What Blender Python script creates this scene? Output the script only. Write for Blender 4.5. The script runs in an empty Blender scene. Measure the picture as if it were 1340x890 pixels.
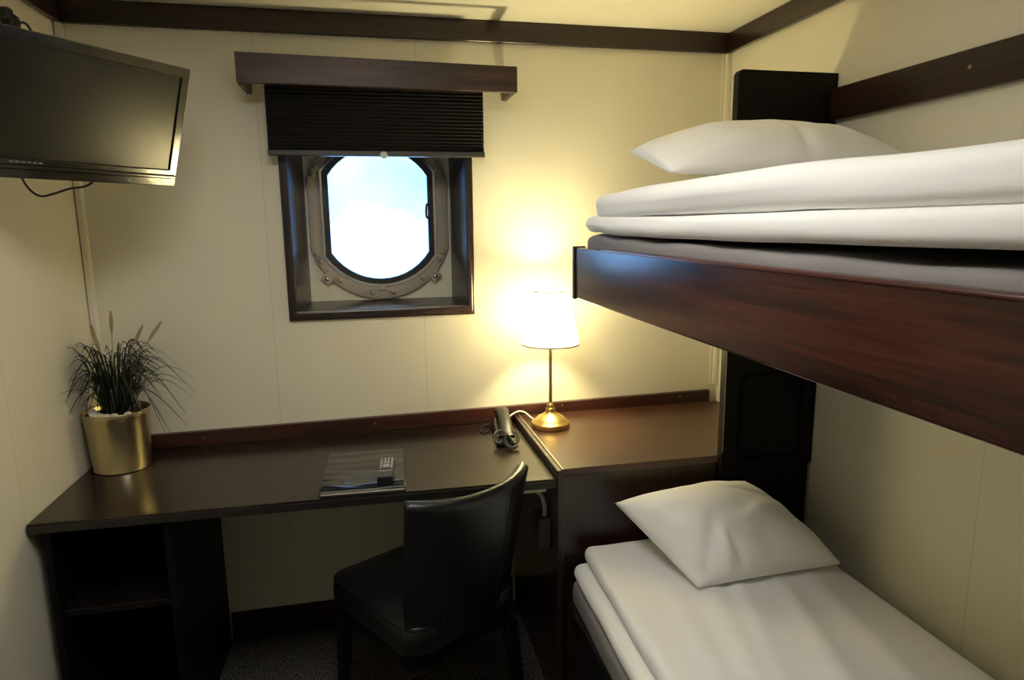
import bpy, bmesh, math, random
from mathutils import Vector, Matrix, Euler, noise as mnoise
sc = bpy.context.scene
COL = sc.collection
PI = math.pi
R = math.radians

# ------------------------------------------------------------------ helpers
def tag(o, label=None, cat=None, group=None, kind=None):
    if label: o['label'] = label
    if cat: o['category'] = cat
    if group: o['group'] = group
    if kind: o['kind'] = kind
    return o

def empty(name, loc=(0, 0, 0), rz=0.0):
    o = bpy.data.objects.new(name, None)
    COL.objects.link(o)
    o.location = loc
    o.rotation_euler = (0, 0, rz)
    o.empty_display_size = 0.05
    return o

def put(name, bm, mat, parent=None, smooth=None, loc=None):
    """link a bmesh as ONE mesh object; coordinates are local to the parent"""
    bmesh.ops.recalc_face_normals(bm, faces=bm.faces)
    me = bpy.data.meshes.new(name)
    bm.to_mesh(me)
    bm.free()
    me.materials.append(mat)
    if smooth is not None:
        for p in me.polygons: p.use_smooth = True
        if smooth < 179:
            me.set_sharp_from_angle(angle=R(smooth))
    o = bpy.data.objects.new(name, me)
    COL.objects.link(o)
    if parent: o.parent = parent
    if loc: o.location = loc
    return o

def B(): return bmesh.new()

def box(bm, x0, x1, y0, y1, z0, z1, bev=0.0, seg=2, M=None):
    r = bmesh.ops.create_cube(bm, size=1.0)
    vs = r['verts']
    for v in vs:
        v.co = Vector((x0 + (v.co.x + .5) * (x1 - x0), y0 + (v.co.y + .5) * (y1 - y0), z0 + (v.co.z + .5) * (z1 - z0)))
    if bev > 0:
        es = list({e for v in vs for e in v.link_edges})
        rr = bmesh.ops.bevel(bm, geom=es, offset=bev, segments=seg, profile=0.5, affect='EDGES')
        vs = list({v for f in rr['faces'] for v in f.verts} | {v for v in vs if v.is_valid})
    if M is not None:
        bmesh.ops.transform(bm, matrix=M, verts=vs)
    return vs

def hexa(bm, pts, bev=0.0):
    """8 points: bottom ring 4 then top ring 4"""
    v = [bm.verts.new(p) for p in pts]
    fs = [(3, 2, 1, 0), (4, 5, 6, 7), (0, 1, 5, 4), (1, 2, 6, 5), (2, 3, 7, 6), (3, 0, 4, 7)]
    faces = [bm.faces.new([v[i] for i in f]) for f in fs]
    if bev:
        es = list({e for f in faces for e in f.edges})
        bmesh.ops.bevel(bm, geom=es, offset=bev, segments=2, profile=.5, affect='EDGES')

def prism(bm, poly, axis, a, b):
    """extrude polygon (2-D points) along axis from a to b"""
    def P(p, t):
        if axis == 'y': return (p[0], t, p[1])
        if axis == 'x': return (t, p[0], p[1])
        return (p[0], p[1], t)
    v0 = [bm.verts.new(P(p, a)) for p in poly]
    v1 = [bm.verts.new(P(p, b)) for p in poly]
    n = len(poly)
    bm.faces.new(v0); bm.faces.new(v1[::-1])
    for i in range(n):
        bm.faces.new((v0[i], v0[(i + 1) % n], v1[(i + 1) % n], v1[i]))

def ring_prism(bm, outer, inner, axis, a, b):
    """extruded frame between two loops with the same number of points"""
    def P(p, t):
        if axis == 'y': return (p[0], t, p[1])
        if axis == 'x': return (t, p[0], p[1])
        return (p[0], p[1], t)
    n = len(outer)
    o0 = [bm.verts.new(P(p, a)) for p in outer]; o1 = [bm.verts.new(P(p, b)) for p in outer]
    i0 = [bm.verts.new(P(p, a)) for p in inner]; i1 = [bm.verts.new(P(p, b)) for p in inner]
    for k in range(n):
        j = (k + 1) % n
        bm.faces.new((o0[k], o0[j], o1[j], o1[k]))
        bm.faces.new((i0[j], i0[k], i1[k], i1[j]))
        bm.faces.new((o0[j], o0[k], i0[k], i0[j]))
        bm.faces.new((o1[k], o1[j], i1[j], i1[k]))

def lathe(bm, prof, n=40, c=(0, 0, 0), closed=False):
    rings = []
    for r, z in prof:
        if r < 1e-6:
            rings.append([bm.verts.new((c[0], c[1], c[2] + z))])
        else:
            rings.append([bm.verts.new((c[0] + r * math.cos(2 * PI * k / n), c[1] + r * math.sin(2 * PI * k / n), c[2] + z)) for k in range(n)])
    pairs = list(zip(rings, rings[1:]))
    if closed: pairs.append((rings[-1], rings[0]))
    for a, b in pairs:
        for k in range(n):
            j = (k + 1) % n
            if len(a) == 1 and len(b) == 1: continue
            if len(a) == 1: bm.faces.new((a[0], b[j], b[k]))
            elif len(b) == 1: bm.faces.new((a[k], a[j], b[0]))
            else: bm.faces.new((a[k], a[j], b[j], b[k]))

def smooth_path(pts, n):
    pts = [Vector(p) for p in pts]
    if len(pts) < 3: 
        return [pts[0].lerp(pts[-1], k / n) for k in range(n + 1)]
    P = [pts[0] * 2 - pts[1]] + pts + [pts[-1] * 2 - pts[-2]]
    out = []
    m = len(pts) - 1
    for k in range(n + 1):
        t = k / n * m
        i = min(int(t), m - 1); u = t - i
        a, b, c, d = P[i], P[i + 1], P[i + 2], P[i + 3]
        out.append(.5 * ((2 * b) + (c - a) * u + (2 * a - 5 * b + 4 * c - d) * u * u + (3 * b - a - 3 * c + d) * u ** 3))
    return out

def tube(bm, pts, rad, n=8, flat=None):
    """tube along pts; rad number or function of t; flat=(sx, sy) squashes the section"""
    m = len(pts)
    prev = None; rings = []
    for i, p in enumerate(pts):
        t = (pts[min(i + 1, m - 1)] - pts[max(i - 1, 0)]).normalized()
        if prev is None:
            ref = Vector((0, 0, 1)) if abs(t.z) < .9 else Vector((1, 0, 0))
            u = t.cross(ref).normalized()
        else:
            u = (prev - t * prev.dot(t)).normalized()
        prev = u
        w = t.cross(u)
        r = rad(i / (m - 1)) if callable(rad) else rad
        sx, sy = flat or (1, 1)
        rings.append([bm.verts.new(p + u * (r * sx * math.cos(2 * PI * k / n)) + w * (r * sy * math.sin(2 * PI * k / n))) for k in range(n)])
    for a, b in zip(rings, rings[1:]):
        for k in range(n):
            j = (k + 1) % n
            bm.faces.new((a[k], a[j], b[j], b[k]))
    bm.faces.new(rings[0][::-1]); bm.faces.new(rings[-1])

def smoothstep(a, b, x):
    t = max(0, min(1, (x - a) / (b - a))); return t * t * (3 - 2 * t)

def axis_stops(lo, hi, r, fine, n):
    """stops with more density near the two ends"""
    L = []
    for k in range(fine): L.append(lo + r * (1 - math.cos(PI / 2 * k / fine)))
    for k in range(n + 1): L.append(lo + r + (hi - lo - 2 * r) * k / n)
    for k in range(fine - 1, -1, -1): L.append(hi - r * (1 - math.cos(PI / 2 * k / fine)))
    return L

def soft_slab(bm, x0, x1, y0, y1, z0, z1, r, nx, ny, nz=1, fine=4, disp=None):
    """rounded soft box with subdivided faces; disp(Vector)->Vector moves each vertex"""
    X, Y, Z = axis_stops(x0, x1, r, fine, nx), axis_stops(y0, y1, r, fine, ny), axis_stops(z0, z1, r, fine, nz)
    verts = {}
    def V(i, j, k):
        key = (i, j, k)
        if key not in verts:
            p = Vector((X[i], Y[j], Z[k]))
            q = Vector((min(max(p.x, x0 + r), x1 - r), min(max(p.y, y0 + r), y1 - r), min(max(p.z, z0 + r), z1 - r)))
            d = p - q
            if d.length > 1e-9: p = q + d * (r / d.length)
            if disp: p = disp(p)
            verts[key] = bm.verts.new(p)
        return verts[key]
    a, b, c = len(X) - 1, len(Y) - 1, len(Z) - 1
    for i in range(a):
        for j in range(b):
            bm.faces.new((V(i, j, 0), V(i, j + 1, 0), V(i + 1, j + 1, 0), V(i + 1, j, 0)))
            bm.faces.new((V(i, j, c), V(i + 1, j, c), V(i + 1, j + 1, c), V(i, j + 1, c)))
    for i in range(a):
        for k in range(c):
            bm.faces.new((V(i, 0, k), V(i + 1, 0, k), V(i + 1, 0, k + 1), V(i, 0, k + 1)))
            bm.faces.new((V(i, b, k), V(i, b, k + 1), V(i + 1, b, k + 1), V(i + 1, b, k)))
    for j in range(b):
        for k in range(c):
            bm.faces.new((V(0, j, k), V(0, j, k + 1), V(0, j + 1, k + 1), V(0, j + 1, k)))
            bm.faces.new((V(a, j, k), V(a, j + 1, k), V(a, j + 1, k + 1), V(a, j, k + 1)))

def n3(p, s, seed=0.0):
    return mnoise.noise(Vector((p[0] * s[0] + seed, p[1] * s[1] + seed * 1.7, p[2] * s[2] - seed)))

# ------------------------------------------------------------------ materials
def new_mat(name):
    m = bpy.data.materials.new(name)
    m.use_nodes = True
    nt = m.node_tree
    return m, nt, nt.nodes['Principled BSDF']

def N(nt, typ, **kw):
    n = nt.nodes.new(typ)
    for k, v in kw.items():
        if k in n.inputs: n.inputs[k].default_value = v
        else: setattr(n, k, v)
    return n

def plain(name, col, rough=.5, metal=0.0, bump=0.0, bscale=200, coat=0.0, spec=.5, var=0.0, sheen=0.0):
    m, nt, b = new_mat(name)
    b.inputs['Base Color'].default_value = (*col, 1)
    b.inputs['Roughness'].default_value = rough
    b.inputs['Metallic'].default_value = metal
    b.inputs['Coat Weight'].default_value = coat
    b.inputs['Specular IOR Level'].default_value = spec
    b.inputs['Sheen Weight'].default_value = sheen
    tc = N(nt, 'ShaderNodeTexCoord')
    if bump:
        t = N(nt, 'ShaderNodeTexNoise', Scale=bscale, Detail=4.0)
        nt.links.new(tc.outputs['Object'], t.inputs['Vector'])
        bp = N(nt, 'ShaderNodeBump', Strength=bump, Distance=.002)
        nt.links.new(t.outputs['Fac'], bp.inputs['Height'])
        nt.links.new(bp.outputs['Normal'], b.inputs['Normal'])
    if var:
        t2 = N(nt, 'ShaderNodeTexNoise', Scale=6.0, Detail=3.0)
        nt.links.new(tc.outputs['Object'], t2.inputs['Vector'])
        rp = N(nt, 'ShaderNodeValToRGB')
        rp.color_ramp.elements[0].position = .3; rp.color_ramp.elements[1].position = .7
        rp.color_ramp.elements[0].color = (*[c * (1 - var) for c in col], 1)
        rp.color_ramp.elements[1].color = (*[min(1, c * (1 + var)) for c in col], 1)
        nt.links.new(t2.outputs['Fac'], rp.inputs['Fac'])
        nt.links.new(rp.outputs['Color'], b.inputs['Base Color'])
    return m

def wood(name, dark, light, axis='x', rough=.3, scale=1.0, coat=.25, spec=.5, worn=None):
    m, nt, b = new_mat(name)
    tc = N(nt, 'ShaderNodeTexCoord')
    mp = N(nt, 'ShaderNodeMapping')
    s = {'x': (1.2, 26, 26), 'y': (26, 1.2, 26), 'z': (26, 26, 1.2)}[axis]
    mp.inputs['Scale'].default_value = [k * scale for k in s]
    nt.links.new(tc.outputs['Object'], mp.inputs['Vector'])
    t = N(nt, 'ShaderNodeTexNoise', Scale=1.6, Detail=6.0, Roughness=.62, Distortion=.8)
    nt.links.new(mp.outputs['Vector'], t.inputs['Vector'])
    w = N(nt, 'ShaderNodeTexNoise', Scale=6.5, Detail=3.0, Roughness=.6)
    nt.links.new(mp.outputs['Vector'], w.inputs['Vector'])
    mx = N(nt, 'ShaderNodeMath', operation='MULTIPLY_ADD')
    mx.inputs[1].default_value = .35
    nt.links.new(w.outputs['Fac'], mx.inputs[0]); nt.links.new(t.outputs['Fac'], mx.inputs[2])
    rp = N(nt, 'ShaderNodeValToRGB')
    rp.color_ramp.elements[0].position = .48; rp.color_ramp.elements[1].position = .88
    rp.color_ramp.elements[0].color = (*dark, 1); rp.color_ramp.elements[1].color = (*light, 1)
    nt.links.new(mx.outputs[0], rp.inputs['Fac'])
    nt.links.new(rp.outputs['Color'], b.inputs['Base Color'])
    bp = N(nt, 'ShaderNodeBump', Strength=.06, Distance=.001)
    nt.links.new(mx.outputs[0], bp.inputs['Height'])
    nt.links.new(bp.outputs['Normal'], b.inputs['Normal'])
    b.inputs['Roughness'].default_value = rough
    b.inputs['Coat Weight'].default_value = coat
    b.inputs['Coat Roughness'].default_value = .17
    b.inputs['Specular IOR Level'].default_value = spec
    return m

def wall_mat(name, col, seams=(), axis=0):
    """painted ship panelling: fine vertical joints at the given object-space positions along the axis"""
    m, nt, b = new_mat(name)
    tc = N(nt, 'ShaderNodeTexCoord')
    sep = N(nt, 'ShaderNodeSeparateXYZ')
    nt.links.new(tc.outputs['Object'], sep.inputs[0])
    fac = None
    for s in seams:
        d = N(nt, 'ShaderNodeMath', operation='SUBTRACT'); d.inputs[1].default_value = s
        nt.links.new(sep.outputs[axis], d.inputs[0])
        a = N(nt, 'ShaderNodeMath', operation='ABSOLUTE'); nt.links.new(d.outputs[0], a.inputs[0])
        l = N(nt, 'ShaderNodeMath', operation='LESS_THAN'); l.inputs[1].default_value = .0016
        nt.links.new(a.outputs[0], l.inputs[0])
        if fac is None: fac = l.outputs[0]
        else:
            ad = N(nt, 'ShaderNodeMath', operation='MAXIMUM')
            nt.links.new(fac, ad.inputs[0]); nt.links.new(l.outputs[0], ad.inputs[1]); fac = ad.outputs[0]
    t = N(nt, 'ShaderNodeTexNoise', Scale=3.0, Detail=2.0)
    nt.links.new(tc.outputs['Object'], t.inputs['Vector'])
    rp = N(nt, 'ShaderNodeValToRGB')
    rp.color_ramp.elements[0].color = (*[c * .97 for c in col], 1)
    rp.color_ramp.elements[1].color = (*col, 1)
    nt.links.new(t.outputs['Fac'], rp.inputs['Fac'])
    outc = rp.outputs['Color']
    if fac is not None:
        mix = N(nt, 'ShaderNodeMix', data_type='RGBA')
        nt.links.new(fac, mix.inputs[0])
        nt.links.new(outc, mix.inputs[6])
        mix.inputs[7].default_value = (*[c * .84 for c in col], 1)
        outc = mix.outputs[2]
    nt.links.new(outc, b.inputs['Base Color'])
    fn = N(nt, 'ShaderNodeTexNoise', Scale=160.0, Detail=2.0)
    nt.links.new(tc.outputs['Object'], fn.inputs['Vector'])
    bp = N(nt, 'ShaderNodeBump', Strength=.05, Distance=.001)
    nt.links.new(fn.outputs['Fac'], bp.inputs['Height'])
    nt.links.new(bp.outputs['Normal'], b.inputs['Normal'])
    b.inputs['Roughness'].default_value = .5
    b.inputs['Specular IOR Level'].default_value = .35
    return m

CREAM = (.755, .715, .585)
MAH_D, MAH_L = (.0085, .0036, .0030), (.034, .0125, .0085)
M = {}
M['wall_back'] = wall_mat('cream_panel_back', CREAM, (.544, 1.048), 0)
M['wall_left'] = wall_mat('cream_panel_left', CREAM, (-.55, -1.15, -1.75), 1)
M['wall_right'] = wall_mat('cream_panel_right', CREAM, (-1.163, -1.766), 1)
M['wall_plain'] = wall_mat('cream_panel', CREAM)
M['ceiling'] = wall_mat('ceiling_paint', (.84, .80, .67))
M['trim_cream'] = plain('cream_trim', CREAM, .45)
M['wood_x'] = wood('mahogany_x', MAH_D, MAH_L, 'x', coat=.05, rough=.36)
M['wood_y'] = wood('mahogany_y', MAH_D, MAH_L, 'y')
M['wood_z'] = wood('mahogany_z', MAH_D, MAH_L, 'z')
M['wood_top'] = wood('mahogany_desk_top', (.008, .0042, .0032), (.021, .010, .0065), 'x', rough=.22, coat=.0, spec=.4)
M['wood_cab'] = wood('mahogany_cabinet_top', (.030, .012, .007), (.070, .028, .015), 'x', rough=.28, coat=.0, spec=.55)
M['wood_up'] = wood('mahogany_upstand', (.018, .0055, .0045), (.060, .017, .011), 'x', rough=.35, coat=.1)
M['wood_val'] = wood('mahogany_valance', (.012, .0065, .0055), (.075, .038, .030), 'x', rough=.42, scale=1.0, coat=.0)
M['wood_rail'] = wood('mahogany_rail', (.0065, .0025, .0022), (.075, .018, .010), 'y', rough=.23, coat=.15, spec=.32, scale=.8)
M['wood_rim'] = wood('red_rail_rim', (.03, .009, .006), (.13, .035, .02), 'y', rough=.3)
M['black_wood'] = wood('black_stained_wood', (.0035, .0028, .0026), (.009, .0065, .0055), 'z', rough=.5, coat=.0, spec=.16)
M['edge_metal'] = plain('bright_edge', (.35, .32, .26), .35, 1.0)
M['edge_black'] = plain('edge_band_black', (.012, .010, .009), .35)
M['groove'] = plain('groove_black', (.002, .0018, .0018), .8, spec=.08)
M['leather'] = plain('black_leather', (.008, .008, .0085), .31, bump=.25, bscale=220, spec=.5, var=.25)
M['leather_folder'] = plain('black_folder_leather', (.014, .014, .016), .17, bump=.10, bscale=90, spec=.8)
M['paper'] = plain('paper_edges', (.72, .66, .52), .6)
M['gloss_black'] = plain('gloss_black_plastic', (.006, .006, .006), .16, spec=.5, coat=.3)
M['black_plastic'] = plain('black_plastic', (.010, .010, .011), .35)
M['dark_plastic'] = plain('dark_grey_plastic', (.035, .034, .032), .5)
M['screen'] = plain('lcd_screen', (.005, .0045, .004), .27, spec=.29)
M['led'] = plain('led_clear', (.6, .7, .7), .2)
M['grey_button'] = plain('grey_button', (.36, .40, .48), .35)
M['white_button'] = plain('white_button', (.7, .68, .62), .4)
M['red_button'] = plain('red_button', (.55, .12, .06), .4)
M['grey_mark'] = plain('grey_print', (.10, .10, .10), .4)
M['blind'] = plain('black_blind_fabric', (.024, .0215, .021), .5, bump=.2, bscale=300, spec=.35)
M['blind_bar'] = plain('blind_bottom_bar', (.035, .032, .032), .4)
M['clear'] = plain('clear_pull_tab', (.55, .55, .55), .15)
M['hull_paint'] = plain('hull_cream_paint', (.80, .75, .60), .42, bump=.12, bscale=40, var=.06)
M['ring_paint'] = plain('porthole_ring_paint', (.40, .36, .31), .33, bump=.1, bscale=60, var=.08)
M['gasket'] = plain('dark_gasket', (.025, .025, .03), .3)
M['chrome'] = plain('polished_steel', (.75, .75, .76), .16, 1.0)
M['frame_wood'] = wood('window_casing_wood', (.012, .0065, .0065), (.027, .0135, .012), 'z', rough=.28, coat=.15)
M['sheet'] = plain('white_bed_linen', (.90, .885, .85), .75, bump=.15, bscale=700, spec=.2, sheen=.1)
M['mattress'] = plain('grey_mattress_cover', (.25, .23, .22), .85, bump=.25, bscale=500, spec=.2, var=.08)
M['bed_base'] = plain('dark_bed_base', (.012, .010, .010), .5)
M['brass'] = plain('brushed_gold', (.66, .47, .16), .34, 1.0)
M['brass_stem'] = plain('brass_stem', (.60, .42, .20), .32, 1.0)
M['pot_gold'] = plain('pot_champagne_gold', (.52, .44, .26), .30, 1.0)
M['soil'] = plain('dark_soil', (.018, .013, .009), .95, bump=.6, bscale=120)
M['pebble'] = plain('white_pebble', (.58, .53, .42), .7, bump=.3, bscale=60)
M['leaf'] = plain('dark_grass_blade', (.010, .016, .007), .42, var=.3)
M['plume'] = plain('straw_plume', (.34, .26, .13), .8, bump=.6, bscale=200)
M['white_cable'] = plain('white_cable', (.78, .74, .64), .4)
M['cream_plastic'] = plain('cream_plastic', (.62, .58, .47), .45)
M['screw'] = plain('dull_brass_screw', (.45, .36, .22), .35, 1.0)
M['coil'] = plain('glossy_coil_cord', (.07, .065, .058), .18, spec=.8)

def carpet_mat():
    m, nt, b = new_mat('charcoal_carpet')
    tc = N(nt, 'ShaderNodeTexCoord')
    mp = N(nt, 'ShaderNodeMapping'); mp.inputs['Scale'].default_value = (260, 60, 60)
    nt.links.new(tc.outputs['Object'], mp.inputs['Vector'])
    t = N(nt, 'ShaderNodeTexNoise', Scale=1.0, Detail=5.0, Roughness=.7)
    nt.links.new(mp.outputs['Vector'], t.inputs['Vector'])
    rp = N(nt, 'ShaderNodeValToRGB')
    rp.color_ramp.elements[0].position = .42; rp.color_ramp.elements[1].position = .68
    rp.color_ramp.elements[0].color = (.030, .028, .026, 1); rp.color_ramp.elements[1].color = (.22, .20, .175, 1)
    nt.links.new(t.outputs['Fac'], rp.inputs['Fac']); nt.links.new(rp.outputs['Color'], b.inputs['Base Color'])
    bp = N(nt, 'ShaderNodeBump', Strength=.7, Distance=.004)
    nt.links.new(t.outputs['Fac'], bp.inputs['Height']); nt.links.new(bp.outputs['Normal'], b.inputs['Normal'])
    b.inputs['Roughness'].default_value = .95
    b.inputs['Specular IOR Level'].default_value = .1
    return m
M['carpet'] = carpet_mat()

def shade_mat():
    m, nt, b = new_mat('lamp_shade_fabric')
    nt.nodes.remove(b)
    out = nt.nodes['Material Output']
    d = N(nt, 'ShaderNodeBsdfDiffuse', Color=(.85, .80, .68, 1))
    t = N(nt, 'ShaderNodeBsdfTranslucent', Color=(1.0, .95, .82, 1))
    mx = N(nt, 'ShaderNodeMixShader'); mx.inputs[0].default_value = .85
    nt.links.new(d.outputs[0], mx.inputs[1]); nt.links.new(t.outputs[0], mx.inputs[2])
    e = N(nt, 'ShaderNodeEmission', Color=(1.0, .87, .48, 1)); e.inputs['Strength'].default_value = 4.4  # glow added to the fabric itself, on top of the bulb's light
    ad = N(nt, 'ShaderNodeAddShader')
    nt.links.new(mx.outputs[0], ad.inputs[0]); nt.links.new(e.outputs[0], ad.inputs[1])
    nt.links.new(ad.outputs[0], out.inputs[0])
    return m
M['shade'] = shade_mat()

def glass_mat():
    m, nt, b = new_mat('window_glass')
    nt.nodes.remove(b)
    out = nt.nodes['Material Output']
    t = N(nt, 'ShaderNodeBsdfTransparent', Color=(.95, .98, 1, 1))
    g = N(nt, 'ShaderNodeBsdfGlossy', Roughness=.02)
    f = N(nt, 'ShaderNodeFresnel', IOR=1.45)
    mx = N(nt, 'ShaderNodeMixShader')
    nt.links.new(f.outputs[0], mx.inputs[0])
    nt.links.new(t.outputs[0], mx.inputs[1]); nt.links.new(g.outputs[0], mx.inputs[2])
    nt.links.new(mx.outputs[0], out.inputs[0])
    return m
M['glass'] = glass_mat()

def emit_mat(name, col, s):
    m, nt, b = new_mat(name)
    b.inputs['Base Color'].default_value = (*col, 1)
    b.inputs['Emission Color'].default_value = (*col, 1)
    b.inputs['Emission Strength'].default_value = s
    return m

# ------------------------------------------------------------------ dimensions (metres; x right, y towards the window wall, z up)
W = 2.18; FY = -3.15; H = 2.114
ZT = 2.046                              # lower edge of the dark cornice
def zd(x): return .730 + .0060 * x      # desk top follows the slight sheer of the deck
ZC = .7565                              # cabinet top
YH = -.595                              # headboard face

# light levels
SKY = .86
BULB = 290.0
CEIL_W = 5.5
EXPO = 1.05

# ------------------------------------------------------------------ setting
def struct(name, bm, mat, parent=None, smooth=None):
    o = put(name, bm, mat, parent, smooth)
    if parent is None: o['kind'] = 'structure'
    return o

bm = B(); box(bm, -.1, W + .1, FY - .1, .1, -.1, 0); struct('floor', bm, M['carpet'])
bm = B(); box(bm, -.1, W + .1, FY - .1, .1, H, H + .1); struct('ceiling', bm, M['ceiling'])
bm = B(); box(bm, -.1, 0, FY, 0, 0, H); struct('wall_left', bm, M['wall_left'])
bm = B(); box(bm, W, W + .1, FY, 0, 0, H); struct('wall_right', bm, M['wall_right'])
bm = B(); box(bm, -.1, W + .1, FY - .1, FY, 0, H); struct('wall_front', bm, M['wall_plain'])
# window wall with a rectangular opening
WX0, WX1, WZ0, WZ1 = .622, 1.203, 1.168, 1.80
bm = B()
ring_prism(bm, [(-.1, 0), (W + .1, 0), (W + .1, H), (-.1, H)], [(WX0, WZ0), (WX1, WZ0), (WX1, WZ1), (WX0, WZ1)], 'y', 0, .1)
struct('wall_back', bm, M['wall_back'])

bm = B(); box(bm, .0005, W - .0005, -.018, -.0005, ZT, H - .0005, .002, 1); struct('trim_1', bm, M['wood_x'])
bm = B(); box(bm, W - .018, W - .0005, FY, -.0185, ZT, H - .0005, .002, 1); struct('trim_2', bm, M['wood_y'])
bm = B(); box(bm, .0005, .018, FY, -.0185, ZT, H - .0005, .002, 1); struct('trim_3', bm, M['wood_y'])
bm = B()                                  # pale cable trunking in the left corner
box(bm, .0015, .022, -.020, -.0005, .80, ZT - .001, .002, 1); box(bm, .004, .019, -.0225, -.020, .80, ZT - .001)
struct('trim_4', bm, M['trim_cream'])
bm = B()                                  # pale corner bead on the right
box(bm, W - .020, W - .0005, -.020, -.0005, .82, ZT - .001, .003, 2); box(bm, W - .030, W - .0205, -.006, -.0005, .82, ZT - .001, .001, 1)
struct('trim_5', bm, M['trim_cream'])
bm = B(); box(bm, .33, 1.35, -.016, -.0005, .0005, .104, .003, 1); struct('baseboard_back', bm, M['wood_x'])

# ---- porthole window
win = empty('window_1', (.9125, 0, 1.49)); win['kind'] = 'structure'
wx, wz = .9125, 1.49
DEP = .20
def rect(x0, x1, z0, z1): return [(x0 - wx, z0 - wz), (x1 - wx, z0 - wz), (x1 - wx, z1 - wz), (x0 - wx, z1 - wz)]
bm = B()
ring_prism(bm, rect(.597, 1.2265, 1.137, 1.83), rect(.6225, 1.2025, 1.1665, 1.80), 'y', -.012, -.0005)
ring_prism(bm, rect(.606, 1.2175, 1.148, 1.82), rect(.6225, 1.2025, 1.1665, 1.80), 'y', -.020, -.012)
bmesh.ops.bevel(bm, geom=list(bm.edges), offset=.0025, segments=2, profile=.5, affect='EDGES')
put('window_casing', bm, M['frame_wood'], win)
# splayed lining of the recess
f = rect(.6235, 1.2015, 1.1685, 1.799); bk = rect(.655, 1.172, 1.1785, 1.785)
fo = rect(.6225, 1.2025, 1.1675, 1.80); bo = rect(.648, 1.179, 1.170, 1.795)
bm = B()
def PY(p, y): return bm.verts.new((p[0], y, p[1]))
a = [PY(p, .0) for p in f]; b_ = [PY(p, DEP) for p in bk]
c_ = [PY(p, .0) for p in fo]; d_ = [PY(p, DEP) for p in bo]
for k in range(4):
    j = (k + 1) % 4
    bm.faces.new((a[k], a[j], b_[j], b_[k])); bm.faces.new((c_[j], c_[k], d_[k], d_[j]))
    bm.faces.new((a[j], a[k], c_[k], c_[j])); bm.faces.new((b_[k], b_[j], d_[j], d_[k]))
put('window_lining', bm, M['frame_wood'], win)

def port(hw, hc, hb, n=14):
    """closed porthole outline: straight sides |x|=hw up to |z|=hc, arcs to +-hb"""
    sag = hb - hc
    Rr = (hw * hw + sag * sag) / (2 * sag)
    c = hb - Rr
    a0 = math.atan2(hc - c, hw)
    pts = []
    for k in range(n + 1):
        t = a0 + (PI - 2 * a0) * k / n
        pts.append((Rr * math.cos(t), c + Rr * math.sin(t)))
    pts += [(-p[0], -p[1]) for p in pts]
    return pts
def rz(pts, r=.02): return pts
# hull plate with the opening: outer rectangle sampled to match
inner = port(.1975, .151, .2545)
def to_rect(p, hx, hz):
    a, b2 = p
    s = min(hx / abs(a) if abs(a) > 1e-9 else 1e9, hz / abs(b2) if abs(b2) > 1e-9 else 1e9)
    return (a * s, b2 * s)
outer = [to_rect(p, .31, .36) for p in inner]
# pull the nearest samples onto the rectangle corners
for sx in (1, -1):
    for sz in (1, -1):
        i = min(range(len(outer)), key=lambda k: (outer[k][0] - sx * .31) ** 2 + (outer[k][1] - sz * .36) ** 2)
        outer[i] = (sx * .31, sz * .36)
bm = B(); ring_prism(bm, outer, inner, 'y', DEP + .001, DEP + .03)
put('hull_plate', bm, M['hull_paint'], win)
bm = B()
o1 = port(.249, .125, .309); i1 = port(.2022, .153, .2605)
ring_prism(bm, o1, i1, 'y', DEP - .016, DEP + .0005)
es = [e for e in bm.edges if all(abs(v.co.y - (DEP - .016)) < 1e-5 for v in e.verts)]
bmesh.ops.bevel(bm, geom=es, offset=.004, segments=2, profile=.5, affect='EDGES')
put('porthole_ring', bm, M['ring_paint'], win, 40)
bm = B()
ring_prism(bm, port(.2035, .154, .262), port(.1965, .150, .2535), 'y', DEP - .022, DEP + .001)
put('glazing_bead', bm, M['chrome'], win, 40)
bm = B()
ring_prism(bm, port(.1962, .1497, .2532), port(.176, .137, .234), 'y', DEP - .012, DEP + .022)
put('gasket', bm, M['gasket'], win, 40)
bm = B(); prism(bm, port(.1755, .1367, .2335), 'y', DEP + .010, DEP + .016)
put('glass_pane', bm, M['glass'], win)
# bolts round the ring
def ring_pt(t):
    """point on the middle of the flange at angle t"""
    best = None
    mid = port(.226, .139, .285, 60)
    return min(mid, key=lambda p: abs(((math.atan2(p[1], p[0]) - t + PI) % (2 * PI)) - PI))
angs = [-82, -98, -58, -122, -38, -142, -17, -163, 12, 168, 38, 142, 60, 120]
dome = [(.0105, 0), (.0105, .004), (.0085, .0075), (.005, .0105), (0, .0115)]
for a_ in angs:
    p = ring_pt(R(a_))
    bm = B(); lathe(bm, dome, 14)
    bmesh.ops.transform(bm, matrix=Matrix.Translation((p[0], DEP - .0165, p[1])) @ Matrix.Rotation(PI / 2, 4, 'X'), verts=bm.verts)
    put('bolt', bm, M['ring_paint'], win, 60)
for sx in (1, -1):                        # clamp lugs with bright screws
    for sz in (-1, 1):
        p = Vector((sx * .190, 0, sz * .222))
        ang = math.atan2(p.z, p.x)
        bm = B(); box(bm, -.024, .024, -.0215, -.0165, -.019, .019, .003, 2, Matrix.Translation((p.x, DEP, p.z)) @ Matrix.Rotation(-ang, 4, 'Y'))
        lug = put('clamp_lug', bm, M['ring_paint'], win)
        if sz < 0:
            bm = B(); lathe(bm, [(.0085, 0), (.0085, .004), (.0065, .008), (0, .0095)], 14)
            bmesh.ops.transform(bm, matrix=Matrix.Translation((p.x * 1.03, DEP - .0215, p.z * 1.03)) @ Matrix.Rotation(PI / 2, 4, 'X'), verts=bm.verts)
            put('bright_screw', bm, M['chrome'], lug, 60)
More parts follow.
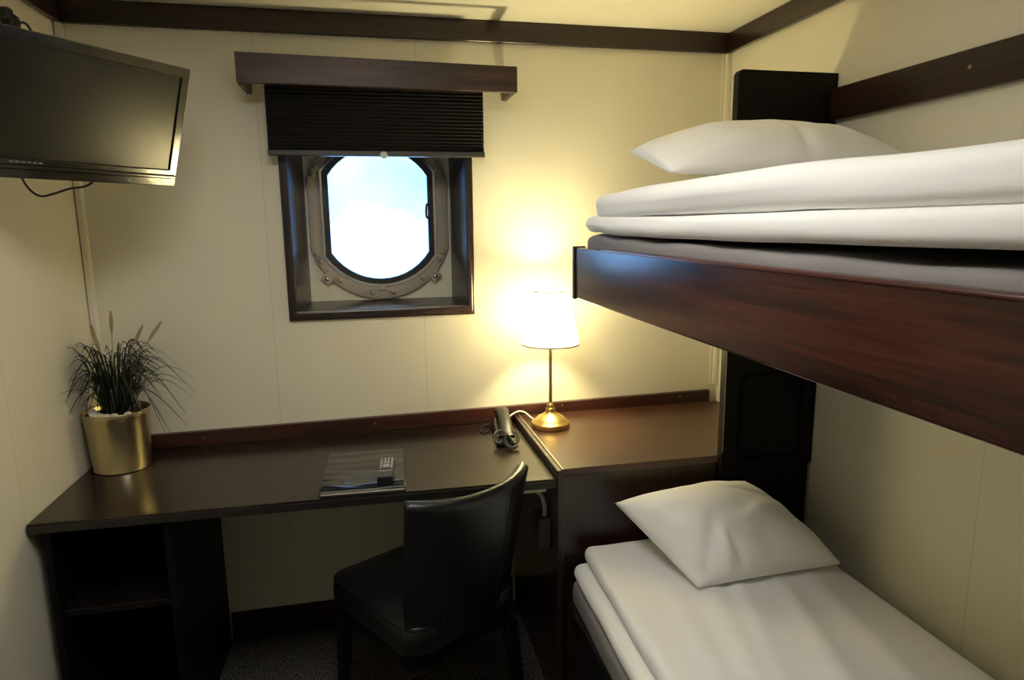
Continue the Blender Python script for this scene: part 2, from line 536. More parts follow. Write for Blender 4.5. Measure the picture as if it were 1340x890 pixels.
bm = B(); box(bm, -.014, .014, DEP - .026, DEP - .0165, -.275, -.257, .003, 2); put('drain_block', bm, M['ring_paint'], win)
bm = B(); tube(bm, smooth_path([(.182, DEP - .012, .030), (.172, DEP - .03, .034), (.168, DEP - .034, .012), (.170, DEP - .034, -.012), (.182, DEP - .012, -.014)], 20), .0045, 8)
put('window_latch', bm, M['gasket'], win, 60)

# ---- outside: sea and a snowy shore
bm = B(); box(bm, -900, 900, 2, 1500, -7, -5); o = struct('sea', bm, plain('pale_sea', (.80, .80, .80), .35, bump=.3, bscale=2))
tag(o, kind='structure')
bm = B()
rng = random.Random(4)
NX = 60
g = []
for j in range(10):
    row = []
    for i in range(NX + 1):
        x = -160 + 400 * i / NX
        prof = 34 * math.exp(-((x - 12) / 34) ** 2) + 26 * math.exp(-((x + 22) / 20) ** 2) + 20 * math.exp(-((x - 60) / 22) ** 2) + 9 * math.exp(-((x - 160) / 60) ** 2) + 3
        t = j / 9
        y = 900 + 300 * t
        z = -6 + prof * math.sin(PI * min(t * .62, .5)) * (1 + .30 * mnoise.noise(Vector((x * .05, t * 3, 0))))
        row.append(bm.verts.new((x, y, z)))
    g.append(row)
for j in range(9):
    for i in range(NX): bm.faces.new((g[j][i], g[j][i + 1], g[j + 1][i + 1], g[j + 1][i]))
ext = bmesh.ops.extrude_face_region(bm, geom=bm.faces[:])
for v in [e for e in ext['geom'] if isinstance(e, bmesh.types.BMVert)]: v.co.z = -8
o = struct('snowy_shore', bm, plain('snow', (.92, .94, .96), .8), None, 60)

# ------------------------------------------------------------------ valance and blind
VX0, VX1, VY = .515, 1.352, -.166
t = tag(empty('window_valance', (.934, 0, 1.90)), 'dark wood valance box mounted on the wall above the porthole', 'valance')
bm = B(); hexa(bm, [(VX0 - .934, VY, 1.866 - 1.9), (VX1 - .934, VY, 1.861 - 1.9), (VX1 - .934, VY + .018, 1.861 - 1.9), (VX0 - .934, VY + .018, 1.866 - 1.9),
                    (VX0 - .934, VY, 1.951 - 1.9), (VX1 - .934, VY, 1.939 - 1.9), (VX1 - .934, VY + .018, 1.939 - 1.9), (VX0 - .934, VY + .018, 1.951 - 1.9)], .002)
put('front_board', bm, M['wood_val'], t)
for x0, z1 in ((VX0, 1.950), (VX1 - .018, 1.938)):
    bm = B(); box(bm, x0 - .934, x0 + .018 - .934, VY + .0185, -.0005, 1.862 - 1.9, z1 - 1.9, .002, 1)
    put('side_board', bm, M['wood_val'], t)

BX0, BX1 = .577, 1.2585
t = tag(empty('pleated_blind', (.918, -.06, 1.86)), 'black pleated blind drawn halfway down over the top of the porthole', 'blind')
bm = B(); box(bm, BX0 - .918, BX1 - .918, -.02, .02, .02, .05, .003, 1); put('head_rail', bm, M['blind_bar'], t)
bm = B()
n = 17
zt_, zb_ = .0195, -.172
prof = []
for k in range(2 * n + 1):
    z = zt_ + (zb_ - zt_) * k / (2 * n)
    # upper pleats hang open, lower ones lie stacked
    prof.append((-.011 if k % 2 else .001, z))
loop = prof + [(y + .003, z) for y, z in prof[::-1]]
prism(bm, loop, 'x', BX0 - .918, BX1 - .918)
put('blind_fabric', bm, M['blind'], t)
bm = B(); box(bm, BX0 - .920, BX1 - .916, -.014, .010, -.190, -.1725, .003, 2); put('bottom_rail', bm, M['blind_bar'], t)
bm = B(); lathe(bm, [(0, 0), (.011, 0), (.012, .002), (.011, .004), (0, .0045)], 18)
bmesh.ops.transform(bm, matrix=Matrix.Translation((.012, -.0145, -.186)) @ Matrix.Rotation(PI / 2, 4, 'X'), verts=bm.verts)
put('pull_tab', bm, M['clear'], t, 60)

# ------------------------------------------------------------------ television on its wall bracket
YAW, TILT = .623, .328
wv = Vector((math.sin(YAW), math.cos(YAW), 0)); nv0 = Vector((math.cos(YAW), -math.sin(YAW), 0))
uv = Vector((0, 0, 1)) * math.cos(TILT) + nv0 * math.sin(TILT); nv = nv0 * math.cos(TILT) - Vector((0, 0, 1)) * math.sin(TILT)
TR = Vector((.446, -.40, 1.848)); TW, TH = .462, .303
ctr = TR - wv * TW / 2 - uv * TH / 2
tv = tag(empty('television', ctr), 'small black flat television tilted down from the left wall', 'television')
tv.rotation_mode = 'QUATERNION'
rot = Matrix((wv, uv, nv)).transposed()      # local x along width, y up the screen, z out of the screen
tv.rotation_quaternion = rot.to_quaternion()
hx, hy = TW / 2, TH / 2
bm = B(); box(bm, -hx + .002, hx - .002, -hy + .002, hy - .002, -.040, -.0125, .006, 2); box(bm, -hx + .05, hx - .05, -hy + .03, hy - .05, -.062, -.039, .01, 2)
put('back_housing', bm, M['black_plastic'], tv)
sx0, sx1, sy0, sy1 = -hx + .019, hx - .022, -hy + .043, hy - .024
bm = B()
ring_prism(bm, [(-hx, -hy), (hx, -hy), (hx, hy), (-hx, hy)], [(sx0, sy0), (sx1, sy0), (sx1, sy1), (sx0, sy1)], 'z', -.012, 0)
bmesh.ops.bevel(bm, geom=list(bm.edges), offset=.0022, segments=2, profile=.5, affect='EDGES')
bz = put('bezel', bm, M['gloss_black'], tv)
bm = B(); box(bm, -hx + .004, hx - .004, -hy + .020, -hy + .030, .0002, .006, .003, 2); put('chin_strip', bm, M['gloss_black'], bz)
bm = B()
for k in range(6): box(bm, -hx + .05 + k * .012, -hx + .059 + k * .012, -hy + .034, -hy + .038, .0002, .0006)
put('maker_mark', bm, M['grey_mark'], bz)
bm = B(); lathe(bm, [(0, .0016), (.0014, .0014), (.002, 0)], 12, (.098, -hy + .010, .0002)); put('power_light', bm, M['led'], bz, 60)
bm = B(); box(bm, sx0 - .001, sx1 + .001, sy0 - .001, sy1 + .001, -.0118, -.0045); put('screen', bm, M['screen'], tv)
# bracket on the wall
t = tag(empty('wall_bracket', (.0, -.40, 1.80)), 'black wall bracket on the left wall carrying the television', 'bracket')
bm = B(); box(bm, .0005, .012, -.045, .045, -.07, .07, .003, 1); put('wall_plate', bm, M['black_plastic'], t)
bk_ = ctr - nv * .0645
e0 = Vector((.012, -.40, 1.80)) - t.location
e1 = bk_ - t.location
bm = B(); tube(bm, smooth_path([e0, e0 + Vector((.03, -.01, .0)), e1 - nv * .03, e1 - nv * .006], 16), .013, 10); put('arm', bm, M['black_plastic'], t, 60)
bm = B(); box(bm, -.045, .045, -.045, .045, -.004, .0, .001, 1, Matrix.Translation(e1 + nv * .002 - nv * .0005) @ rot.to_4x4()); put('mounting_plate', bm, M['black_plastic'], t)

# plug and loop of cable above the set, cable below it
t = tag(empty('wall_plug', (.0, -.30, 1.965)), 'black plug with a short cable on the left wall above the television', 'plug')
bm = B(); box(bm, .0005, .030, -.030, .014, -.018, .020, .008, 3); box(bm, .010, .034, -.055, -.028, -.002, .026, .006, 2); put('plug_body', bm, M['black_plastic'], t)
bm = B(); tube(bm, smooth_path([(.022, .010, .004), (.030, .035, .010), (.034, .058, -.008), (.040, .062, -.045), (.050, .040, -.10)], 24), .0035, 8); put('cable', bm, M['black_plastic'], t, 60)
bm = B(); tube(bm, [p + Vector((.10, -.47, 1.56)) for p in smooth_path([(-.035, -.03, .06), (-.034, .005, .0), (-.014, .02, -.027), (.018, .02, -.022), (.055, .02, -.010), (.090, .02, -.004), (.112, .016, .012), (.112, -.03, .035)], 40)], .0028, 8)
cab = put('cable', bm, M['black_plastic'], tv, 60)
cab.matrix_parent_inverse = (Matrix.Translation(ctr) @ rot.to_4x4()).inverted()

# ------------------------------------------------------------------ desk
t = tag(empty('desk', (0, 0, 0)), 'long dark mahogany desk under the porthole with an open shelf pedestal', 'desk')
DX1 = 1.3555
bm = B()
hexa(bm, [(.0015, -.552, zd(0) - .026), (DX1, -.600, zd(DX1) - .026), (DX1, -.0215, zd(DX1) - .026), (.0015, -.0215, zd(0) - .026),
          (.0015, -.552, zd(0)), (DX1, -.600, zd(DX1)), (DX1, -.0215, zd(DX1)), (.0015, -.0215, zd(0))], .003)
put('desktop', bm, M['wood_top'], t)
bm = B()
hexa(bm, [(.003, -.5565, zd(0) - .0255), (DX1 - .001, -.6045, zd(DX1) - .0255), (DX1 - .001, -.6005, zd(DX1) - .0255), (.003, -.5525, zd(0) - .0255),
          (.003, -.5565, zd(0) - .0045), (DX1 - .001, -.6045, zd(DX1) - .0045), (DX1 - .001, -.6005, zd(DX1) - .0045), (.003, -.5525, zd(0) - .0045)], .0015)
put('edge_band', bm, M['edge_black'], t)
for x0, x1 in ((.024, .042), (.308, .327)):
    bm = B(); box(bm, x0, x1, -.535 if x0 < .1 else -.545, -.018, .0, zd(x0) - .0265, .0015, 1); put('side_panel', bm, M['black_wood'], t)
bm = B(); box(bm, .0425, .3075, -.52, -.036, .452, .470, .001, 1); put('shelf', bm, M['black_wood'], t)
bm = B(); box(bm, .0425, .3075, -.52, -.036, .080, .098, .001, 1); put('shelf', bm, M['black_wood'], t)
bm = B(); box(bm, .0425, .3075, -.035, -.020, .0, zd(0) - .0265); put('back_panel', bm, M['black_wood'], t)
bm = B(); box(bm, .0425, .3075, -.50, -.485, .0, .0795); put('plinth', bm, M['black_wood'], t)
bm = B(); box(bm, 1.10, 1.330, -.585, -.555, zd(1.2) - .042, zd(1.2) - .0265, .002, 1); put('support_rail', bm, M['cream_plastic'], t)

bm = B()
hexa(bm, [(.0015, -.0205, .7305), (2.146, -.0205, .7450), (2.146, -.0005, .7450), (.0015, -.0005, .7305),
          (.0015, -.0205, .7775), (2.146, -.0205, .8015), (2.146, -.0005, .8015), (.0015, -.0005, .7775)], .0015)
t = tag(empty('backsplash', (0, 0, 0)), 'dark mahogany upstand strip along the wall behind the desk and cabinet', 'backsplash')
put('upstand_board', bm, M['wood_up'], t)
for x, z in ((.86, .765), (1.545, .782), (.30, .758), (2.02, .785)):
    bm = B(); lathe(bm, [(.0035, 0), (.003, .0012), (0, .0016)], 12)
    bmesh.ops.transform(bm, matrix=Matrix.Translation((x, -.0205, z)) @ Matrix.Rotation(PI / 2, 4, 'X'), verts=bm.verts)
    put('screw', bm, M['screw'], t, 60)

# ------------------------------------------------------------------ side cabinet beside the bed head
t = tag(empty('side_cabinet', (0, 0, 0)), 'dark mahogany side cabinet between desk and bed head carrying the lamp', 'cabinet')
bm = B(); prism(bm, [(1.3765, -.578), (1.868, -.583), (1.868, -.568), (2.178, -.568), (2.178, -.0215), (1.3765, -.0215)], 'z', ZC - .022, ZC)
bmesh.ops.bevel(bm, geom=list(bm.edges), offset=.0015, segments=1, affect='EDGES')
put('cabinet_top', bm, M['wood_cab'], t)
bm = B(); box(bm, 1.357, 1.3755, -.606, -.0215, .0, ZC + .007, .0025, 2); put('side_panel', bm, M['wood_y'], t)
bm = B(); box(bm, 1.3705, 1.3765, -.604, -.03, ZC + .0065, ZC + .0105, .001, 1); put('bright_edge', bm, M['edge_metal'], t)  # thin bright strip added to draw the reflection along the panel edge
bm = B(); box(bm, 1.377, 1.868, -.574, -.556, .07, ZC - .0225, .0015, 1); put('front_panel', bm, M['wood_z'], t)
bm = B(); box(bm, 1.377, 1.868, -.556, -.540, .0, .0695); put('plinth', bm, M['wood_x'], t)
bm = B(); box(bm, 1.377, 2.178, -.04, -.022, .0, ZC - .0225); box(bm, 1.377, 2.178, -.5395, -.0405, .075, .090); put('carcass', bm, M['black_wood'], t)

# small junction box with a pale curved conduit on the cabinet side under the desk
t = tag(empty('junction_box', (1.3565, -.53, .545)), 'small dark junction box with a pale curved cable under the desk end', 'junction box')
bm = B(); box(bm, -.036, -.0005, -.012, .07, -.048, .044, .004, 2); put('box_body', bm, M['dark_plastic'], t)
for dz in (-.018, .012):
    bm = B(); lathe(bm, [(.007, 0), (.007, .003), (.003, .004), (0, .004)], 14)
    bmesh.ops.transform(bm, matrix=Matrix.Translation((-.036, .02, dz)) @ Matrix.Rotation(-PI / 2, 4, 'Y'), verts=bm.verts)
    put('knockout', bm, M['black_plastic'], t, 60)
bm = B(); tube(bm, smooth_path([(-.012, .02, .043), (-.014, .012, .075), (-.024, .005, .110), (-.045, -.01, .138)], 24), .0062, 10); put('curved_cable', bm, M['white_cable'], t, 60)

# ------------------------------------------------------------------ headboard panel
t = tag(empty('headboard', (0, 0, 0)), 'tall black wood headboard panel rising beside the cabinet at both bed heads', 'headboard')
def arc(cx, cz, r, a0, a1, n=6): return [(cx + r * math.cos(R(a0 + (a1 - a0) * k / n)), cz + r * math.sin(R(a0 + (a1 - a0) * k / n))) for k in range(n + 1)]
bm = B()
poly = [(1.8695, 0), (2.164, 0), (2.164, .712), (2.1785, .716), (2.1785, 1.858)] + arc(1.8695 + .014, 1.858 - .014, .014, 90, 180)
prism(bm, poly, 'y', -.5965, -.5705)
bmesh.ops.bevel(bm, geom=[e for e in bm.edges if abs(e.verts[0].co.y - e.verts[1].co.y) < 1e-6], offset=.0025, segments=2, profile=.5, affect='EDGES')
put('panel', bm, M['black_wood'], t)
bm = B()                                   # shallow routed groove, rounded rectangle
gx0, gx1, gz0, gz1 = 1.918, 2.132, .74, 1.012
def rrect(x0, x1, z0, z1, r): return arc(x1 - r, z1 - r, r, 0, 90) + arc(x0 + r, z1 - r, r, 90, 180) + arc(x0 + r, z0 + r, r, 180, 270) + arc(x1 - r, z0 + r, r, 270, 360)
ring_prism(bm, rrect(gx0, gx1, gz0, gz1, .04), rrect(gx0 + .011, gx1 - .011, gz0 + .011, gz1 - .011, .03), 'y', -.5972, -.5962)
put('routed_groove', bm, M['groove'], t)
bm = B(); box(bm, 1.8705, 1.8735, -.5985, -.5966, .77, 1.24, .0005, 1); put('edge_line', bm, M['edge_metal'], t)  # thin bright line on the left arris, from cabinet top to bunk

# ------------------------------------------------------------------ upper bunk
BYE = -2.62
t = tag(empty('upper_bunk', (0, 0, 0)), 'upper bunk frame with a deep polished mahogany side board on the right', 'bunk')
bm = B(); box(bm, 1.407, 1.430, BYE, -.606, 1.252, 1.388, .004, 3); put('side_board', bm, M['wood_rail'], t)
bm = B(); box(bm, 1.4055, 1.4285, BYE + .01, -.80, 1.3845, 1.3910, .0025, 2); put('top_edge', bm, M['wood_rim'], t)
bm = B(); box(bm, 1.402, 1.436, -.6055, -.590, 1.249, 1.3915, .003, 2); put('end_cap', bm, M['wood_z'], t)
bm = B(); box(bm, 1.4365, 1.868, -.6045, -.588, 1.254, 1.375, .002, 1); put('end_board', bm, M['wood_x'], t)
bm = B(); box(bm, 1.4305, 2.1785, BYE, -.606, 1.268, 1.290); put('bunk_base', bm, M['black_wood'], t)

t = tag(empty('guard_rail', (0, 0, 0)), 'dark wood board screwed along the right wall above the upper bunk', 'rail')
bm = B(); box(bm, 2.156, 2.1795, BYE, -.5975, 1.727, 1.815, .002, 1); put('board', bm, M['wood_y'], t)
for y in (-1.045, -1.75):
    bm = B(); lathe(bm, [(.005, 0), (.0045, .0018), (0, .0025)], 14)
    bmesh.ops.transform(bm, matrix=Matrix.Translation((2.156, y, 1.776)) @ Matrix.Rotation(-PI / 2, 4, 'Y'), verts=bm.verts)
    put('screw', bm, M['screw'], t, 60)

# ------------------------------------------------------------------ bedding
def bed_disp(seed, amp, drift=0.0, x0=1.4, long=1.0, z0=0, z1=1, edge=0.0):
    def f(p):
        a = n3(p, (5, 2.2, 5), seed) * amp + n3(p, (14, 5, 14), seed + 3) * amp * .35
        q = p.copy()
        q.z += a * (1 if p.z > (z0 + z1) / 2 else .6)
        q.x += (n3(p, (3, 3.5, 9), seed + 9) * amp * .9 + edge * n3(p, (1, 6, 1), seed + 5)) * (1 - smoothstep(x0, x0 + .25, p.x))
        q.x += drift * (p.y + .6) * (1 - smoothstep(x0 + .1, x0 + .5, p.x))
        q.y += n3(p, (6, 1, 6), seed + 7) * amp * .8 * smoothstep(-.85, -.6, p.y)
        return q
    return f

# upper bunk mattress + folded duvet
def up_matt(p):
    q = p.copy()
    if p.z > 1.36:
        q.z += n3(p, (4, 7, 1), 2.0) * .006 + .010 * math.exp(-((p.y + .70) / .07) ** 2) * (1 - smoothstep(1.43, 1.60, p.x)) - .006 * smoothstep(-1.1, -1.9, p.y)
    q.x += n3(p, (1, 8, 5), 8) * .003
    return q
bm = B(); soft_slab(bm, 1.4335, 2.172, BYE + .02, -.6115, 1.2915, 1.414, .016, 10, 60, 2, 4, up_matt)
t = put('mattress', bm, M['mattress'], None, 180)
tag(t, 'grey mattress lying in the upper bunk under the white duvet', 'mattress', 'grey bunk mattresses')

def up_duvet(p):
    q = p.copy()
    top = p.z > 1.468
    d = bed_disp(11 if top else 5, .009, 0, 1.41, 1, 1.41, 1.53)(p)
    q = d
    q.x += .0035 * mnoise.noise(Vector((p.z * 60, p.y * 1.3, 4 if top else 9))) * (1 - smoothstep(1.43, 1.5, p.x))
    if not top: q.z += .012 * math.exp(-((p.y + .68) / .10) ** 2) * (1 - smoothstep(1.41, 1.6, p.x)) * (.5 if p.z < 1.44 else .2)
    return q
bm = B()
soft_slab(bm, 1.424, 2.165, BYE + .05, -.625, 1.4225, 1.4655, .0205, 14, 80, 1, 5, up_duvet)
soft_slab(bm, 1.425, 2.150, BYE + .05, -.690, 1.4660, 1.530, .030, 14, 80, 1, 5, lambda p: up_duvet(p) + Vector((0, 0, .005 * smoothstep(1.45, 1.7, p.x) * (1 if p.z > 1.5 else 0))))
t = put('duvet', bm, M['sheet'], None, 180)
tag(t, 'white duvet folded in two thick layers on the upper bunk', 'duvet', 'folded white duvets')

# lower bunk
t = tag(empty('lower_bunk', (0, 0, 0)), 'dark lower bed base standing on the floor beneath the upper bunk', 'bed')
bm = B(); box(bm, 1.425, 2.17, BYE, -.599, .0, .318, .004, 1); put('bed_base', bm, M['bed_base'], t)
bm = B(); box(bm, 1.396, 2.175, BYE, -.599, .3185, .348, .006, 2); put('bed_board', bm, M['bed_base'], t)
bm = B(); tube(bm, [Vector((1.3955, -.62 - .02 * k, .345)) for k in range(98)], .0025, 6); put('polished_edge', bm, M['chrome'], t, 60)
bm = B(); soft_slab(bm, 1.400, 2.170, BYE + .02, -.603, .3535, .430, .022, 8, 40, 2, 4, bed_disp(21, .004, .03, 1.4, 1, .35, .43))
t = put('mattress', bm, M['mattress'], None, 180)
tag(t, 'grey mattress of the lower bed showing below the white duvet edge', 'mattress', 'grey bunk mattresses')
def low_duvet(seed, z0, z1, amp, dr=.035):
    base = bed_disp(seed, amp, dr, 1.40, 1, z0, z1, .004)
    def f(p):
        q = base(p)
        if p.z > (z0 + z1) / 2:
            # long soft creases running down the bed
            for cx, sl, a, w_ in ((1.64, .20, .011, .022), (1.70, .26, .009, .016), (1.82, .24, .011, .020), (1.93, .12, .008, .024), (1.56, .08, .006, .018)):
                u = p.x - cx - sl * (p.y + 1.1)
                q.z += a * math.exp(-(u / w_) ** 2) * smoothstep(-.7, -1.0, p.y)
            q.z -= .010 * smoothstep(1.9, 2.10, p.x)
        return q
    return f
bm = B()
soft_slab(bm, 1.404, 2.150, BYE + .06, -.606, .4355, .483, .023, 16, 60, 1, 5, low_duvet(31, .4355, .483, .004))
soft_slab(bm, 1.432, 2.085, BYE + .06, -.612, .4845, .536, .0245, 30, 90, 1, 5, low_duvet(37, .4845, .536, .006))
t = put('duvet', bm, M['sheet'], None, 180)
tag(t, 'white duvet folded in two layers on the lower bed', 'duvet', 'folded white duvets')

def pillow(name, label, FL, FR, BL, BR, thick, seed, sag=0.0, creases=()):
    FL, FR, BL, BR = map(Vector, (FL, FR, BL, BR))
    n_ = (FR - FL + BR - BL).cross(BL - FL + BR - FR).normalized()
    bm = B()
    NU = NV = 44
    def pt(i, j, side):
        u, v = -1 + 2 * i / NU, -1 + 2 * j / NV
        # pinched edges between the corners
        pu = u * (1 - .010 * (1 - v * v)); pv = v * (1 - .012 * (1 - u * u))
        s, r = (pu + 1) / 2, (pv + 1) / 2
        p = (FL.lerp(FR, s)).lerp(BL.lerp(BR, s), r)
        h = max(0, (1 - abs(u) ** 2.6)) ** .62 * max(0, (1 - abs(v) ** 2.6)) ** .62
        w = 0
        for (cu, cv, ang, L, wd, am) in creases:
            du, dv = u - cu, v - cv
            a = du * math.cos(ang) + dv * math.sin(ang); b = -du * math.sin(ang) + dv * math.cos(ang)
            w += am * math.exp(-(b / wd) ** 2) * math.exp(-(a / L) ** 2)
        w += .010 * mnoise.noise(Vector((u * 1.6 + seed, v * 1.6, side))) + .004 * mnoise.noise(Vector((u * 4 + seed, v * 3, side + 5)))
        e = min(1, h * 2.2)
        if side > 0: return p + n_ * (thick * .72 * h + w * e)
        return p - n_ * (thick * .24 * h - w * .2 * e)
    top = [[bm.verts.new(pt(i, j, 1)) for j in range(NV + 1)] for i in range(NU + 1)]
    bot = [[top[i][j] if i in (0, NU) or j in (0, NV) else bm.verts.new(pt(i, j, -1)) for j in range(NV + 1)] for i in range(NU + 1)]
    for i in range(NU):
        for j in range(NV):
            bm.faces.new((top[i][j], top[i + 1][j], top[i + 1][j + 1], top[i][j + 1]))
            q = [bot[i][j], bot[i][j + 1], bot[i + 1][j + 1], bot[i + 1][j]]
            bm.faces.new(q)
    o = put(name, bm, M['sheet'], None, 180)
    tag(o, label, 'pillow', 'white pillows')
    return o
pillow('pillow', 'white pillow leaning against the dark cabinet on the lower bed',
       (1.627, -.925, .552), (2.052, -.912, .556), (1.510, -.650, .672), (1.925, -.640, .694), .138, 3.1,
       creases=((-.62, -.55, R(58), .40, .08, -.014), (-.50, -.72, R(72), .34, .05, .013), (-.36, -.80, R(84), .26, .035, -.008), (-.80, .2, R(95), .5, .06, .006), (.3, -.1, R(25), .4, .10, .009), (.55, .35, R(-20), .4, .06, -.007)))
pillow('pillow', 'plump white pillow lying on the duvet of the upper bunk',
       (1.490, -.985, 1.556), (2.120, -.985, 1.575), (1.535, -.645, 1.634), (2.140, -.640, 1.645), .12, 8.4,
       creases=((.1, -.6, R(85), .5, .05, -.008), (-.7, -.7, R(20), .4, .06, -.006), (.55, -.5, R(100), .4, .08, .006)))

# ------------------------------------------------------------------ chair
ch = tag(empty('desk_chair', (.978, -.539, 0), R(30)), 'black leather chair with a curved back drawn up to the desk', 'chair')
# local: +y is the way the chair faces (towards the desk), rotated; x to its right
sw, sd = .197, .205
def seat_outline(gr=0.0, n=8):
    pts = []
    for (cx, cy, rx, a0) in ((sw, sd, .05, 0), (-sw, sd, .05, 90), (-sw * .95, -sd, .06, 180), (sw * .95, -sd, .06, 270)):
        sx, sy = (1 if cx > 0 else -1), (1 if cy > 0 else -1)
        x, y = cx - sx * rx, cy - sy * rx
        for k in range(n + 1):
            a = R(a0 + 90 * k / n)
            pts.append((x + (rx + gr) * math.cos(a), y + (rx + gr) * math.sin(a)))
    return pts
bm = B()
levels = [(-.010, .372), (-.002, .376), (.002, .385), (.004, .41), (.003, .435), (-.004, .450), (-.016, .459), (-.05, .465)]
rings = []
for gr, z in levels:
    if gr > -.03: ol = seat_outline(gr)
    else: ol = [(x * .78, y * .78) for x, y in seat_outline(-.01)]
    rings.append([bm.verts.new((x, y, z + (.006 * (1 - (x / sw) ** 2) if gr < -.03 else 0))) for x, y in ol])
for a, b in zip(rings, rings[1:]):
    m_ = len(a)
    for k in range(m_):
        j = (k + 1) % m_
        bm.faces.new((a[k], a[j], b[j], b[k]))
c1 = bm.verts.new((0, 0, .472))
for k in range(len(rings[-1])): bm.faces.new((rings[-1][k], rings[-1][(k + 1) % len(rings[-1])], c1))
bm.faces.new(rings[0][::-1])
seat = put('seat', bm, M['leather'], ch, 60)
bm = B()
ol = [Vector((x, y, .449)) for x, y in seat_outline(-.001)]
tube(bm, ol + [ol[0]], .0028, 6); put('piping', bm, M['leather'], seat, 60)
bm = B()
prism(bm, seat_outline(-.014), 'z', .330, .3715); put('seat_frame', bm, M['black_wood'], ch)
# curved back
def back_pt(s, tt, off):
    """s -1..1 across, tt 0..1 up, off = outward offset (towards the rear)"""
    hw = .165 + .024 * tt
    ang = s * R(56)
    rad = hw / math.sin(R(56))
    cx, cy = 0, -.150 - .055 * tt - .012 * tt * tt
    r2 = rad + off
    x = r2 * math.sin(ang); y = cy - r2 * math.cos(ang) * .62 + rad * math.cos(R(56)) * .62
    z = .40 + (.398 + .012 * s * s) * tt
    return Vector((x, y, z))
bm = B()
NS, NT = 32, 16
th = .046
def back_grid(off, tmax=1.0): return [[back_pt(-1 + 2 * i / NS, tmax * k / NT, off) for k in range(NT + 1)] for i in range(NS + 1)]
sect = []                                   # closed section loop per s: outer up, round top, inner down
for i in range(NS + 1):
    s = -1 + 2 * i / NS
    loop = []
    end = min(1, (1 - abs(s)) / .06) if abs(s) > .94 else 1
    t2 = th / 2 * (0.35 + .65 * math.sqrt(max(0, 1 - (1 - end) ** 2)))
    for k in range(NT + 1): loop.append(back_pt(s, .965 * k / NT, t2))
    for k in range(1, 8):
        a = PI * k / 8
        p = back_pt(s, .965, t2 * math.cos(a)); p.z += .016 * math.sin(a); loop.append(p)
    for k in range(NT, -1, -1): loop.append(back_pt(s, .965 * k / NT, -t2))
    sect.append([bm.verts.new(p) for p in loop])
for a, b in zip(sect, sect[1:]):
    m_ = len(a)
    for k in range(m_):
        j = (k + 1) % m_
        bm.faces.new((a[k], a[j], b[j], b[k]))
bm.faces.new(sect[0][::-1]); bm.faces.new(sect[-1])
bk = put('backrest', bm, M['leather'], ch, 50)
for s in (-.42, .42):
    bm = B(); tube(bm, [back_pt(s, .02 + .93 * k / 20, th / 2 + .0005) for k in range(21)], .0022, 6); put('seam', bm, M['leather'], bk, 60)
# legs: tapered square section, splayed a little at the rear
for sx in (-1, 1):
    for sy in (-1, 1):
        x0, y0 = sx * (sw - .030), sy * (sd - .030)
        x1, y1 = x0 + sx * .012, y0 + sy * (.012 if sy > 0 else .045)
        a, b = .019, .012
        bm = B()
        hexa(bm, [(x1 - b, y1 - b, 0.0005), (x1 + b, y1 - b, .0005), (x1 + b, y1 + b, .0005), (x1 - b, y1 + b, .0005),
                  (x0 - a, y0 - a, .3295), (x0 + a, y0 - a, .3295), (x0 + a, y0 + a, .3295), (x0 - a, y0 + a, .3295)], .003)
        put('leg', bm, M['black_wood'], ch)

# ------------------------------------------------------------------ table lamp
LX, LY = 1.456, -.178
lp = tag(empty('table_lamp', (LX, LY, ZC)), 'lit gold table lamp with a pleated white shade standing on the cabinet', 'lamp')
bm = B(); lathe(bm, [(0, .0005), (.066, .0005), (.067, .003), (.067, .016), (.0655, .0185), (.062, .020), (.056, .027), (.044, .036), (.030, .044), (.020, .051), (.0165, .058), (.0170, .062), (.0150, .066), (.0118, .070), (.0125, .075), (.0105, .080), (.0075, .083), (.0058, .088), (0, .088)], 56); put('base', bm, M['brass'], lp, 40)
bm = B(); lathe(bm, [(.0055, .0885), (.0055, .315), (.009, .318), (.009, .330), (.0125, .332), (.0125, .350), (0, .350)], 20); put('stem', bm, M['brass_stem'], lp, 40)
bm = B()
prof = [(.0165, .378), (.025, .386), (.0295, .396), (.031, .408), (.029, .420), (.023, .431), (.014, .437), (0, .439)]
lathe(bm, [(0, .3505), (.013, .351), (.0145, .360), (.016, .375), (.0165, .3775), (0, .3775)], 24); put('bulb_base', bm, plain('bulb_base_white', (.75, .74, .70), .4), lp, 40)
bm = B(); lathe(bm, prof + [] , 24); put('bulb', bm, emit_mat('lamp_bulb', (1.0, .87, .47), BULB), lp, 180)
SZ0, SZ1, SR0, SR1 = .292, .470, .097, .0575
bm = B()
npl = 96
ro = []
for z, r in ((SZ0, SR0), (SZ0 + .004, SR0 - .0009), (SZ0 + .06, SR0 + (SR1 - SR0) * .34), (SZ0 + .12, SR0 + (SR1 - SR0) * .675), (SZ1, SR1)):
    ro.append([bm.verts.new(((r + (.0010 if k % 2 else -.0005)) * math.cos(2 * PI * k / npl), (r + (.0010 if k % 2 else -.0005)) * math.sin(2 * PI * k / npl), z)) for k in range(npl)])
for a, b in zip(ro, ro[1:]):
    for k in range(npl): j = (k + 1) % npl; bm.faces.new((a[k], a[j], b[j], b[k]))
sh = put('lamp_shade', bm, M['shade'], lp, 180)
M['shade_trim'] = plain('shade_trim', (.80, .72, .52), .6)
for z, r in ((SZ0, SR0 + .0008), (SZ1, SR1 + .0008)):
    bm = B(); lathe(bm, [(r + .0012, z - .0015), (r + .0012, z + .004), (r - .0022, z + .004), (r - .0022, z - .0015)], 64, closed=True); put('shade_rim', bm, M['shade_trim'], sh, 40)
bm = B()
